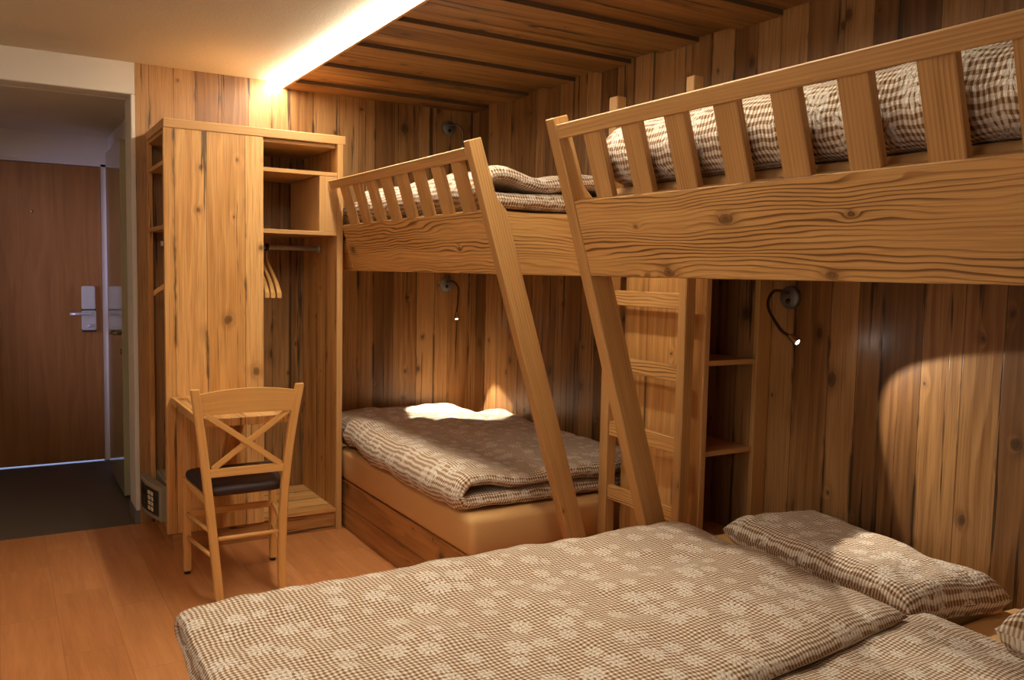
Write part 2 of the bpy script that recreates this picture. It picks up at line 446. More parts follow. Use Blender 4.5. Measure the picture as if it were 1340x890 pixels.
# white beam over the hall opening and the low hall ceiling
struct(MB().box((-3.58, 0.0, 2.205), (-1.936, 0.14, 2.5), X3, 0.004).build('trim_1', 'white_wall'))
struct(MB().box((-3.1, 0.14, 2.20), (-1.86, 1.76, 2.3), X3, 0).build('ceiling', 'plaster'))
struct(MB().box((-3.58, 0.0, 0.0), (-3.0, 0.14, 2.205), Z3, 0).build('wall_front', 'white_wall'))
struct(MB().box((-3.1, 0.14, 0.0), (-3.0, 1.76, 2.205), Z3, 0).build('wall_hall_left', 'white_wall'))
struct(MB().box((-1.957, -0.004, 0.07), (-1.937, 0.004, 2.205), Z3, 0.003, seg=2).box((-1.957, 0.003, 0.07), (-1.862, 0.23, 2.205), Z3, 0.004, seg=2).box((-1.895, 0.23, 0.0), (-1.80, 1.76, 2.205), Z3, 0).build('wall_hall_right', 'white_wall'))
struct(MB().box((-1.962, 0.002, 0.0), (-1.862, 0.24, 0.07), X3, 0.003).build('baseboard_hall', 'grey_base'))
# end wall of the hall with the entrance door
E_Y = 1.66
struct(MB().box((-3.1, E_Y, 2.02), (-1.80, E_Y+0.1, 2.3), X3, 0).box((-1.905, E_Y-0.01, 0.0), (-1.80, E_Y+0.1, 2.05), Z3, 0.003)
       .box((-3.1, E_Y, 0.0), (-2.90, E_Y+0.1, 2.05), Z3, 0).build('wall_hall_end', 'white_wall'))
d1 = struct(MB().box((-2.875, E_Y, 0.012), (-1.946, E_Y+0.045, 2.0), Z3, 0.002).build('door_1', 'door_wood', origin=(-2.4, E_Y, 0.0)))
struct(MB().box((-1.944, E_Y+0.01, 0.0), (-1.905, E_Y+0.09, 2.03), Z3, 0.002).box((-2.90, E_Y+0.01, 2.003), (-1.905, E_Y+0.09, 2.03), X3, 0.002)
       .box((-2.90, E_Y+0.01, 0.0), (-2.878, E_Y+0.09, 2.03), Z3, 0.002).build('trim_2', 'white_wall'))
lk = MB().box((-2.073, E_Y-0.022, 1.045), (-1.990, E_Y, 1.203), Z3, 0.006, seg=2).build('lock_reader', 'lock_plate', d1)
MB().box((-2.075, E_Y-0.026, 0.905), (-1.986, E_Y, 1.040), Z3, 0.007, seg=2).build('lock_plate', 'lock_plate', d1)
MB().box((-2.072, E_Y-0.024, 0.896), (-1.988, E_Y-0.001, 0.906), Z3, 0.002).box((-2.073, E_Y-0.02, 1.039), (-1.99, E_Y-0.002, 1.047), Z3, 0).build('lock_gasket', 'black', d1)
MB().tube([(-2.02, E_Y-0.026, 1.018), (-2.02, E_Y-0.06, 1.018)], 0.012, 14).tube([(-2.012, E_Y-0.06, 1.018), (-2.05, E_Y-0.063, 1.018), (-2.10, E_Y-0.06, 1.018), (-2.145, E_Y-0.045, 1.016)], 0.0095, 12).build('door_handle', 'steel', d1)
MB().lathe([(0, 0.014), (0.010, 0.012), (0.013, 0), (0, 0)], Matrix.Translation((-2.028, E_Y-0.026, 0.935)) @ Matrix.Rotation(PI/2, 4, 'X')).build('thumb_turn', 'steel', d1)
MB().lathe([(0, 0.004), (0.007, 0.004), (0.009, 0), (0, 0)], Matrix.Translation((-2.35, E_Y, 1.683)) @ Matrix.Rotation(PI/2, 4, 'X'), 16).build('peephole', 'nickel', d1)
# glossy door standing ajar along the hall's right wall
d2 = struct(MB().box((-1.948, 0.57, 0.012), (-1.906, 1.30, 2.055), Z3, 0.002).build('door_2', 'door_gloss', origin=(-1.927, 0.9, 0)))
MB().tube([(-1.948, 0.625, 0.955), (-1.995, 0.625, 0.955)], 0.009, 12).tube([(-1.995, 0.618, 0.955), (-1.998, 0.66, 0.956), (-1.997, 0.72, 0.957), (-1.978, 0.745, 0.957)], 0.0085, 12).build('door_handle', 'nickel', d2)
MB().lathe([(0, 0.006), (0.013, 0.006), (0.016, 0), (0, 0)], Matrix.Translation((-1.948, 0.625, 0.85)) @ Matrix.Rotation(-PI/2, 4, 'Y'), 16).build('key_plate', 'nickel', d2)

# timber ceiling over the bunks: boards laid crosswise, every second one lower
XS, ZW, ZR = -1.175, 2.331, 2.351
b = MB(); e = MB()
b.box((XS, -6.0, ZR), (0.0, 0.0, ZC-0.0005), X3, 0, off=(0, 0))
for k in range(13):
    near = -(0.189 + 0.4497*k); far = near+0.225 if k else -0.002
    b.box((XS, near, ZW), (0.0, far, ZR+0.001), X3, 0.0015)
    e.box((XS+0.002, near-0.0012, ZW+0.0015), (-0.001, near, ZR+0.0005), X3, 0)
cl = struct(b.build('ceiling', 'old_ceiling'))
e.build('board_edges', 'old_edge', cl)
# LED strip along the edge of the timber ceiling
led = thing('cove_light', 'long white LED light strip along the edge of the timber ceiling', 'light', (XS-0.04, -2.4, ZC))
MB().box((XS-0.082, -3.3, ZC-0.024), (XS-0.016, -0.004, ZC-0.008), Y3, 0.004, seg=2).build('diffuser', 'led', led)
MB().box((XS-0.016, -3.3, ZC-0.030), (XS-0.001, -0.003, ZC-0.0005), Y3, 0.001).build('channel', 'edge', led)

# ------------------------------------------------------------------ bunk frames
SL = 0.315; NRM = math.sqrt(1+SL*SL)
def lean_frame(xb):
    """matrix of a frame leaning out into the room: columns inward, y, up the slope; xb = outer face at z 1.343"""
    m = Matrix(((1/NRM, 0, -SL/NRM), (0, 1, 0), (SL/NRM, 0, 1/NRM))).to_4x4()
    m.translation = Vector((xb+SL*1.343, 0, 0)); return m
def leg_mb(LM, y0, y1, zk, zt, w):
    # profile in (inward, along) of the leaning frame: wide lower part, slimmer above the board
    a = lambda z: z*NRM
    poly = [(0, 0.0), (0.083*w, -0.083*w*SL), (0.083*w, a(zk-0.055)), (0.056*w, a(zk)), (0.052*w, a(zt)), (0.0, a(zt))]
    return MB().prism(poly, 'y', y0, y1, Z3, 0.003, LM)
def bunk(label, xb, yfar, ynear, bal, bw, end_at, leg_ys, zs, group, w=1.0):
    LM = lean_frame(xb)
    def lean(mb, d0, d1, y0, y1, z0, z1, g=Y3, bev=0.003): return mb.box((d0, y0, z0*NRM), (d1, y1, z1*NRM), g, bev, LM)
    ox = lambda z: xb-SL*(z-1.343)
    zb, zt, zr, zr1, zleg = zs           # board bottom, board top, rail bottom, rail top, leg top
    root = thing('bunk_frame', label, 'bunk bed', (-0.5, (yfar+ynear)/2, 0.0), group)
    for (a, c) in leg_ys: leg_mb(LM, a, c, zt+0.034, zleg, w).build('leg', 'brushed_fine', root)
    sb = lean(MB(), 0.004, 0.040, ynear, yfar, zb, zt)
    if yfar > -1:   # the board runs on past the wardrobe to the wall
        lean(sb, 0.004, 0.040, yfar, -0.004, zb, 1.490); lean(sb, 0.030, 0.040, yfar, -0.004, 1.489, zt)
    sb.build('side_board', 'brushed', root)
    lean(MB(), 0.000, 0.036, ynear, yfar, zr, zr1).build('guard_rail', 'brushed_fine', root)
    for y in bal:
        lean(MB(), 0.007, 0.031, y-bw, y+bw, zt-0.004, zr+0.004, Z3).build('baluster', 'brushed_fine', root)
    for (a, c) in end_at:
        poly = [(ox(zb)+0.045, zb), (-0.002, zb), (-0.002, zt+0.006), (ox(zt)+0.045, zt+0.006)]
        MB().prism(poly, 'y', a, c, X3, 0.003).build('end_board', 'brushed', root)
    y1 = -0.004 if yfar > -1 else yfar-0.03
    y0 = end_at[0][1] if yfar > -1 else ynear+0.002
    MB().box((ox(1.372)+0.046, y0, 1.350), (-0.004, y1, 1.372), Y3, 0.001).build('deck', 'edge', root)
    return root
bunk('far bunk frame with eight balusters, its guard rail ending at the wardrobe', -0.987, -0.575, -2.03,
     [-0.73-0.17*k for k in range(8)], 0.037, [(-1.950, -1.924)], [(-2.075, -2.031)], (1.341, 1.566, 1.744, 1.786, 1.806), 'upper bunk frames')
bunk('near bunk frame with the large pine side board over the double bed', -0.909, -2.500, -4.62,
     [-2.656-0.1806*k for k in range(10)], 0.039, [(-2.527, -2.501)], [(-2.499, -2.449), (-4.67, -4.622)], (1.341, 1.577, 1.764, 1.808, 1.829), 'upper bunk frames', 1.05)

# ------------------------------------------------------------------ bedding
def rnd_edge(d, r):
    if d <= 0: return 0.0
    if d >= r: return 1.0
    q = 1-d/r; return math.sqrt(max(0.0, 1-q*q))
def puffy(mid, Lu, Lv, T, edge, nu, nv, seed, wr=0.010, wscale=6.0, lump=0.0, uvo=(0, 0), rest=None):
    """a stuffed cloth: middle surface mid(s,t) with s in 0..Lu, t in 0..Lv, half thickness T fading round the edges"""
    off = Vector((seed*3.7, seed*1.9, seed*0.7))
    e = 0.004
    def normal(s, t):
        a = mid(min(s+e, Lu), t)-mid(max(s-e, 0), t); b2 = mid(s, min(t+e, Lv))-mid(s, max(t-e, 0))
        n = a.cross(b2); return n.normalized() if n.length > 1e-9 else Vector((0, 0, 1))
    def dens(x):   # more rows near the rims
        return 0.5-0.5*math.cos(PI*x)*(0.55+0.45*abs(math.cos(PI*x))) if False else x
    mb = MB()
    for side in (1, -1):
        def fn(i, j, side=side):
            # cluster samples at the rims
            ii = i-0.5; ii = 0.5+math.copysign((2*abs(ii))**0.8, ii)/2
            jj = j-0.5; jj = 0.5+math.copysign((2*abs(jj))**0.8, jj)/2
            s, t = ii*Lu, jj*Lv
            p = mid(s, t); n = normal(s, t)
            d = min(s, Lu-s, 1e9); d2 = min(t, Lv-t)
            h = T*rnd_edge(d, edge)*rnd_edge(d2, edge)
            q = Vector((s*wscale, t*wscale, side*2.0))+off
            w = noise.fractal(q, 0.9, 2.1, 3)*wr + noise.noise(q*0.33)*lump
            w *= rnd_edge(min(d, d2), edge)
            rim = noise.noise(Vector((s*5, t*5, 9))+off)*0.012*(1-rnd_edge(min(d, d2), edge*1.5))
            q = p + n*side*(h+w) + Vector((rim, rim*0.7, 0))
            if rest is not None and q.z < rest: q.z = rest      # flattened where it lies on the mattress
            return q, ((s if side > 0 else 2*Lu-s)+uvo[0], t+uvo[1])
        mb.sheet(fn, nu, nv)
    bmesh.ops.remove_doubles(mb.bm, verts=list(mb.bm.verts), dist=0.0004)
    bmesh.ops.recalc_face_normals(mb.bm, faces=list(mb.bm.faces))
    return mb
def pillow(c, ax, ay, lx, ly, T, seed, rest=None, edge=0.16, sag=0.0):
    """flat pillow centred at c; ax, ay unit directions"""
    c, ax, ay = Vector(c), Vector(ax), Vector(ay); n = ax.cross(ay)
    def mid(s, t):
        a, b2 = s/lx-0.5, t/ly-0.5
        # corners stick out, sides pull in a little
        pin = 1-0.03*(1-(2*b2)**2)*abs(2*a); pin2 = 1-0.04*(1-(2*a)**2)*abs(2*b2)
        return c + ax*(a*lx*pin) + ay*(b2*ly*pin2) + n*(-sag*((2*a)**2+(2*b2)**2))
    return puffy(mid, lx, ly, T, edge, 44, 60, seed, 0.012, 8.0, uvo=(seed, seed*2), rest=rest)
def folded_duvet(x_fold, x_open, y0, y1, z0, r, T, seed, z_extra=None, swap=False, rollbump=0.02, low_short=0.0, wr=0.010, lump=0.012, edge=0.07, xshift=None):
    """duvet folded in two: lower layer, round fold at x_fold, upper layer back to x_open; swept y0..y1.
       swap: the fold runs along x instead (x and y exchanged)"""
    W2 = abs(x_open-x_fold); sg = 1 if x_open > x_fold else -1
    Lb = W2-r-low_short; Lf = PI*r; Lt = W2-r
    Lu = Lb+Lf+Lt; Lv = abs(y1-y0)
    def mid(s, t):
        yy = y0+(y1-y0)*t/Lv
        if s < Lb:
            x = r+low_short*0+(Lb-s); z = 0.0
        elif s < Lb+Lf:
            a = (s-Lb)/r; x = r-r*math.sin(a); z = r-r*math.cos(a)
        else:
            q = s-Lb-Lf; x = r+q; z = 2*r + rollbump*math.exp(-((q-0.06)/0.10)**2) - 0.012*math.exp(-((q-0.28)/0.14)**2)
        X = x_fold+sg*x
        Zq = z0+T+z
        if z_extra and s > Lb+Lf*0.5: Zq += z_extra(X, yy)
        if xshift: X += xshift(yy, X)
        P = Vector((X, yy, Zq))
        if swap: P = Vector((yy, X, Zq))
        return P
    return puffy(mid, Lu, Lv, T, edge, 130, 84, seed, wr, 5.5, lump, uvo=(seed, 0), rest=z0+0.002)

def mattress(name, label, lo, hi, group, sag=0.0):
    """sheeted mattress: rounded box with soft creased sides"""
    mb = MB(); tb = bmesh.new(); tb.loops.layers.uv.new('UVMap')
    bmesh.ops.create_cube(tb, size=1)
    for v in tb.verts: v.co = Vector([lo[i]+(v.co[i]+0.5)*(hi[i]-lo[i]) for i in range(3)])
    bmesh.ops.bevel(tb, geom=list(tb.edges), offset=0.028, segments=4, affect='EDGES', profile=0.5)
    bmesh.ops.subdivide_edges(tb, edges=[e for e in tb.edges if e.calc_length() > 0.2], cuts=24, use_grid_fill=True)
    tb.normal_update()
    for v in tb.verts:
        n = noise.noise(v.co*4.0)*0.006 + noise.noise(Vector((v.co.x*3, v.co.y*14, v.co.z*2)))*0.004*(1 if v.co.z < hi[2]-0.03 else 0.3)
        if v.co.z < lo[2]+0.02: n *= 0.2
        v.co += v.normal*n
    for f in tb.faces: f.smooth = True
    mb._merge(tb)
    return tag(mb.build(name, 'sheet', origin=((lo[0]+hi[0])/2, (lo[1]+hi[1])/2, lo[2])), label, 'mattress', group)

# upper beds
mattress('mattress', 'apricot sheeted mattress lying inside the far upper bunk', (-0.945, -1.918, 1.372), (-0.012, -0.02, 1.588), 'upper bunk mattresses')
mattress('mattress', 'apricot sheeted mattress lying inside the near upper bunk', (-0.905, -4.58, 1.373), (-0.012, -2.565, 1.619), 'upper bunk mattresses')
tag(folded_duvet(-0.985, -0.06, -1.935, -0.60, 1.592, 0.032, 0.034, 2, rollbump=0.030, z_extra=lambda x, y: 0.03*math.exp(-((x+0.45)/0.25)**2)).build('duvet', 'cloth', origin=(-0.5, -1.3, 1.6), smooth=True),
    'brown gingham duvet folded on the far upper bunk', 'duvet', 'folded gingham duvets')
tag(pillow((-0.50, -0.33, 1.668), (1, 0, 0), (0, 1, 0), 0.80, 0.50, 0.072, 3, rest=1.593).build('pillow', 'cloth', origin=(-0.5, -0.33, 1.6), smooth=True),
    'gingham pillow at the wall end of the far upper bunk', 'pillow', 'gingham pillows')
tag(folded_duvet(-0.928, -0.12, -4.45, -2.592, 1.620, 0.048, 0.044, 4, rollbump=0.012, lump=0.010).build('duvet', 'cloth', origin=(-0.6, -3.5, 1.6), smooth=True),
    'thick folded gingham duvet behind the balusters of the near upper bunk', 'duvet', 'folded gingham duvets')

# lower far bed
bb = thing('bed_base', 'weathered plank plinth under the apricot mattress beside the wardrobe', 'bed base', (-0.5, -1.0, 0))
MB().box((-1.021, -1.942, 0.122), (-0.995, -0.004, 0.250), Y3, 0.004).build('upper_plank', 'old_base', bb)
MB().box((-1.021, -1.942, 0.0), (-0.995, -0.004, 0.119), Y3, 0.004).build('lower_plank', 'old_base', bb)
MB().box((-0.995, -1.942, 0.0), (-0.004, -1.917, 0.250), X3, 0.003).build('end_plank', 'old_base', bb)
MB().box((-0.994, -1.916, 0.215), (-0.004, -0.004, 0.246), Y3, 0.001).build('slat_deck', 'edge', bb)
mattress('mattress', 'apricot sheeted mattress on the plank plinth beside the wardrobe', (-1.024, -1.948, 0.251), (-0.008, -0.012, 0.412), 'lower mattresses')
tag(pillow((-0.55, -0.255, 0.488), (1, 0, 0), (0, 1, 0), 0.86, 0.47, 0.064, 5, rest=0.417).build('pillow', 'cloth', origin=(-0.55, -0.26, 0.41), smooth=True),
    'gingham pillow against the back wall on the far lower bed', 'pillow', 'gingham pillows')
def hump(x, y):
    return 0.048*math.exp(-((x+0.10)/0.13)**2-((y+0.28)/0.22)**2) + 0.02*math.exp(-((x+0.55)/0.3)**2-((y+1.2)/0.5)**2)
tag(folded_duvet(-0.992, -0.020, -1.885, -0.475, 0.416, 0.034, 0.034, 6, rollbump=0.022, wr=0.014, z_extra=hump, xshift=lambda y, x: -0.045*min(1, max(0, (-0.60-y)/0.35))).build('duvet', 'cloth', origin=(-0.5, -1.1, 0.41), smooth=True),
    'gingham duvet folded on the far lower bed, lit by the reading lamp', 'duvet', 'folded gingham duvets')

# near double bed
nb = thing('bed_base', 'timber base under the double bed in the foreground', 'bed base', (-1.0, -3.35, 0))
MB().box((-2.03, -4.28, 0.0), (-2.0, -2.505, 0.235), Y3, 0.004).build('side_plank', 'old_base', nb)
MB().box((-2.0, -2.535, 0.0), (-0.004, -2.505, 0.235), X3, 0.004).build('end_plank', 'old_base', nb)
MB().box((-2.0, -4.28, 0.0), (-0.004, -4.25, 0.235), X3, 0.004).build('end_plank', 'old_base', nb)
MB().box((-1.999, -4.249, 0.205), (-0.004, -2.536, 0.233), X3, 0.001).build('slat_deck', 'edge', nb)
mattress('mattress', 'far half of the double bed, apricot mattress beside the niche shelf', (-2.04, -3.402, 0.236), (-0.008, -2.504, 0.409), 'lower mattresses')
mattress('mattress', 'near half of the double bed, apricot mattress below the right edge', (-2.04, -4.31, 0.236), (-0.008, -3.418, 0.409), 'lower mattresses')
tag(folded_duvet(-2.562, -3.432, -2.198, -0.545, 0.411, 0.021, 0.028, 8, xshift=lambda x, y: -0.085*min(1, max(0, (-0.5-x)/0.7))*min(1, max(0, (-2.74-y)/0.7)), swap=True, rollbump=0.008, low_short=0.07, lump=0.016,
    z_extra=lambda y, x: 0.016*math.exp(-((x+1.0)/0.7)**2-((y+2.85)/0.3)**2)).build('duvet', 'cloth', origin=(-1.4, -3.0, 0.39), smooth=True),
    'large gingham duvet spread over the far half of the double bed', 'duvet', 'folded gingham duvets')
tag(folded_duvet(-4.32, -3.385, -2.15, -0.425, 0.411, 0.011, 0.019, 9, xshift=lambda x, y: -0.085*min(1, max(0, (-0.5-x)/0.7))*min(1, max(0, (y+4.2)/0.8)), swap=True, rollbump=0.008, lump=0.010).build('duvet', 'cloth', origin=(-1.3, -3.9, 0.39), smooth=True),
    'darker gingham duvet at the bottom right, on the near half of the double bed', 'duvet', 'folded gingham duvets')
tag(pillow((-0.252, -3.045, 0.462), (0.14, 0.99, 0), (-0.99, 0.14, 0.04), 0.80, 0.40, 0.064, 11, rest=0.414, edge=0.075).build('pillow', 'cloth', origin=(-0.22, -3.0, 0.39), smooth=True),
    'gingham pillow lying by the plank wall beside the niche shelf', 'pillow', 'gingham pillows')
tag(pillow((-0.280, -4.005, 0.490), (0, 1, 0), (-1, 0, 0.08), 0.76, 0.42, 0.078, 12, rest=0.414, edge=0.08).build('pillow', 'cloth', origin=(-0.3, -3.9, 0.39), smooth=True),
    'gingham pillow cut off by the right edge of the photo', 'pillow', 'gingham pillows')

# ------------------------------------------------------------------ ladder and niche shelf between the beds
ld = thing('ladder', 'pine ladder with flat rungs fixed to the niche shelf between the bunks', 'ladder', (-0.41, -2.2, 0))
MB().box((-0.435, -2.004, 0.0), (-0.387, -1.953, 2.055), Z3, 0.003).build('post', 'brushed_fine', ld)
MB().box((-0.435, -2.440, 0.0), (-0.387, -2.399, 2.055), Z3, 0.003).build('post', 'brushed_fine', ld)
for z0 in (0.168, 0.434, 0.697, 0.962, 1.228, 1.494, 1.76):
    MB().box((-0.428, -2.3985, z0), (-0.402, -2.0045, z0+0.059), Y3, 0.003).build('rung', 'brushed', ld)
nc = thing('niche_shelf', 'tall plank niche shelf with dark compartments between the two lower beds', 'shelf', (-0.17, -2.2, 0))
NY0, NY1, NX0, NX1, NZ = -2.451, -1.985, -0.345, -0.003, 2.0
MB().box((NX0, NY0+0.006, 0.0), (NX0+0.022, NY1, NZ), Z3, 0.001).build('side_panel', 'old_panel', nc)
MB().box((NX0, NY0, 0.0), (NX0+0.024, NY0+0.006, NZ), Z3, 0.001).build('front_edging', 'edge', nc)
MB().box((-0.074, NY0, 0.0), (NX1, NY0+0.024, NZ), Z3, 0.002).build('jamb', 'brushed_fine', nc)
MB().box((-0.074, NY0+0.024, 0.0), (-0.060, NY1, NZ), Z3, 0).build('inner_panel', 'old_wall', nc)
MB().box((NX0+0.022, NY1-0.015, 0.0), (NX1, NY1, NZ), Z3, 0).build('back_panel', 'old_wall', nc)
for z in (0.682, 1.021, 1.36, 1.70):
    MB().box((NX0+0.023, NY0+0.008, z), (-0.075, NY1-0.016, z+0.019), X3, 0.001).build('shelf', 'edge', nc)
MB().box((NX0+0.023, NY0+0.008, 0.335), (-0.075, NY1-0.016, 0.354), X3, 0.001).build('shelf', 'edge', nc)
MB().box((NX0, NY0, NZ), (NX1, NY1, NZ+0.02), X3, 0.001).build('top_board', 'edge', nc)
MB().box((-0.30, NY1-0.024, 0.50), (-0.20, NY1-0.015, 0.60), X3, 0.003).build('socket_plate', 'black', nc)

# ------------------------------------------------------------------ wardrobe
wd = thing('wardrobe', 'tall open pine wardrobe with broad plank front, against the back wall', 'wardrobe', (-1.45, -0.3, 0))
WY = -0.56
MB().box((-1.893, WY, 0.088), (-1.442, WY+0.024, 1.975), Z3, 0.0015, off=(0.31, 3.0)).build('front_panel', 'old_panel', wd)
MB().box((-1.893, WY-0.004, 1.975), (-1.030, -0.004, 2.017), X3, 0.0025).build('top_board', 'edge', wd)
MB().box((-1.072, WY, 0.0), (-1.043, -0.004, 1.975), Z3, 0.0015).build('side_panel', 'old_panel', wd)
MB().box((-1.072, WY-0.003, 0.0), (-1.043, WY, 1.975), Z3, 0.0006).build('side_edging', 'edge', wd)
MB().box((-1.885, WY+0.026, 1.957), (-1.073, -0.004, 1.974), X3, 0.001).build('sub_top', 'edge', wd)
MB().box((-1.889, -0.05, 0.11), (-1.866, -0.004, 1.974), Z3, 0.001).build('rear_post', 'old_panel', wd)
for z0, z1 in ((1.814, 1.833), (1.518, 1.538)):
    MB().box((-1.886, WY+0.025, z0), (-1.443, -0.051, z1), X3, 0.001).box((-1.443, WY+0.004, z0), (-1.073, -0.051, z1), X3, 0.001).build('shelf', 'edge', wd)
MB().box((-1.163, WY+0.005, 1.539), (-1.073, -0.06, 1.813), Z3, 0.001).build('service_box', 'edge', wd)
MB().box((-1.866, WY+0.012, 0.0), (-1.073, WY+0.034, 0.094), X3, 0.001).build('plinth', 'old_base', wd)
MB().box((-1.866, WY+0.034, 0.0), (-1.846, -0.004, 0.094), Y3, 0.001).build('side_plinth', 'old_base', wd)
MB().box((-1.880, WY+0.026, 0.094), (-1.443, -0.051, 0.112), X3, 0.001).box((-1.443, WY+0.002, 0.094), (-1.073, -0.004, 0.112), X3, 0.001).build('bottom_board', 'old_panel', wd)
MB().tube([(-1.865, -0.28, 1.456), (-1.074, -0.28, 1.456)], 0.0125, 14).build('hanging_rod', 'steel', wd)
MB().lathe([(0, 0.008), (0.022, 0.008), (0.024, 0), (0, 0)], Matrix.Translation((-1.0735, -0.28, 1.456)) @ Matrix.Rotation(-PI/2, 4, 'Y'), 18).build('rod_flange', 'steel', wd)

def hanger_at(x, yaw, label):
    h = thing('coat_hanger', label, 'hanger', (x, -0.28, 1.456), 'wooden hangers on the wardrobe rod')
    Rm = Matrix.Rotation(yaw, 4, 'Z'); Rm.translation = Vector((x, -0.28, 0))
    T3 = lambda p: tuple(Rm @ Vector(p))
    top = 1.385
    m = MB()
    for sgn in (-1, 1):
        pts = []
        for k in range(9):
            q = k/8
            pts.append((0.010*math.sin(PI*q), sgn*0.205*q, top-0.172*q**0.8))
        tbp = [Vector(T3(p)) for p in pts]
        for a, c in zip(tbp, tbp[1:]):
            pass
        prof = []
        tb = bmesh.new(); uvl = tb.loops.layers.uv.new('UVMap'); rings = []
        for k, p in enumerate(pts):
            w = 0.007+0.0045*(k/8); hh = 0.013+0.003*math.sin(PI*k/8)
            rings.append([tb.verts.new(Vector(T3((p[0]+dx*w, p[1], p[2]+dz*hh)))) for dx, dz in ((-1, -0.7), (-0.7, -1), (0.7, -1), (1, -0.7), (1, 0.7), (0.7, 1), (-0.7, 1), (-1, 0.7))])
        for i in range(8):
            for j in range(8):
                f = tb.faces.new((rings[i][j], rings[i][(j+1) % 8], rings[i+1][(j+1) % 8], rings[i+1][j])); f.smooth = True
                for l, (jj, ii) in zip(f.loops, ((j, i), (j+1, i), (j+1, i+1), (j, i+1))): l[uvl].uv = (jj*0.01, ii*0.03)
        tb.faces.new(rings[0]); tb.faces.new(rings[-1][::-1])
        bmesh.ops.recalc_face_normals(tb, faces=list(tb.faces))
        m._merge(tb)
    m.build('shoulder_bar', 'hanger', h)
    MB().tube([T3((0, 0, top-0.004)), T3((0, 0, 1.439))], 0.0028, 10).build('stem', 'steel', h)
    rm = Matrix.Translation((x, -0.28, 1.456)) @ Matrix.Rotation(PI/2, 4, 'Y')
    MB().lathe([(0.0136, -0.008), (0.0185, -0.008), (0.0195, -0.006), (0.0195, 0.006), (0.0185, 0.008), (0.0136, 0.008), (0.0136, -0.008)], rm, 24).build('ring', 'black', h)
    return h
hanger_at(-1.352, 0.04, 'wooden coat hanger on the rod, the furthest right of the cluster')
hanger_at(-1.381, 0.03, 'wooden coat hanger on the rod, second from the right in the cluster')
hanger_at(-1.410, 0.03, 'wooden coat hanger on the rod, third from the right in the cluster')
hanger_at(-1.439, 0.02, 'wooden coat hanger half hidden by the edge of the wardrobe front')
hanger_at(-1.70, 1.10, 'wooden coat hanger poking out of the open left side of the wardrobe')
# safe in the left bottom of the wardrobe
sf = thing('safe', 'small grey electronic safe on the bottom board at the wardrobe side', 'safe', (-1.75, -0.28, 0.113))
MB().box((-1.872, -0.470, 0.113), (-1.58, -0.10, 0.300), Z3, 0.004).build('body', 'safe_grey', sf)
SM = Matrix.Translation((-1.876, -0.485, 0)) @ Matrix.Rotation(math.radians(7), 4, 'Z')
m = MB()
poly = [(-0.034, 0.0), (-0.044, 0.09), (-0.050, 0.185), (-0.044, 0.28), (-0.030, 0.36), (0.0, 0.36), (0.0, 0.0)]
m.prism([(x, y) for x, y in poly], 'z', 0.130, 0.296, Z3, 0.003, SM); sd = m.build('door', 'safe_grey', sf)
m = MB()
m.prism([(-0.0385, 0.025), (-0.047, 0.09), (-0.053, 0.185), (-0.047, 0.28), (-0.040, 0.32), (-0.034, 0.32), (-0.034, 0.025)], 'z', 0.152, 0.276, Z3, 0.001, SM)
m.build('keypad_panel', 'safe_dark', sd)
m = MB()
for r in range(4):
    for cc in range(2):
        y = 0.085+cc*0.040
        xo = -0.047-0.006*(y-0.09)/0.095
        m.box((xo-0.0035, y, 0.166+r*0.025), (xo+0.006, y+0.030, 0.184+r*0.025), Z3, 0.0015, SM)
m.build('keys', 'key', sd)
MB().box((-0.0545, 0.19, 0.225), (-0.046, 0.25, 0.252), Z3, 0.001, SM).build('display', 'black', sd)

# small desk fixed to the wardrobe front
dk = thing('desk', 'small pine wall desk fixed to the wardrobe front behind the chair', 'desk', (-1.7, -0.8, 0.7))
MB().box((-1.872, -1.235, 0.706), (-1.520, WY-0.001, 0.741), Y3, 0.002).build('desk_top', 'old_panel', dk)
MB().prism([(WY-0.001, 0.705), (-1.205, 0.705), (-1.06, 0.515), (-0.80, 0.43), (WY-0.001, 0.40)], 'x', -1.762, -1.735, Z3, 0.002).build('bracket', 'old_panel', dk)

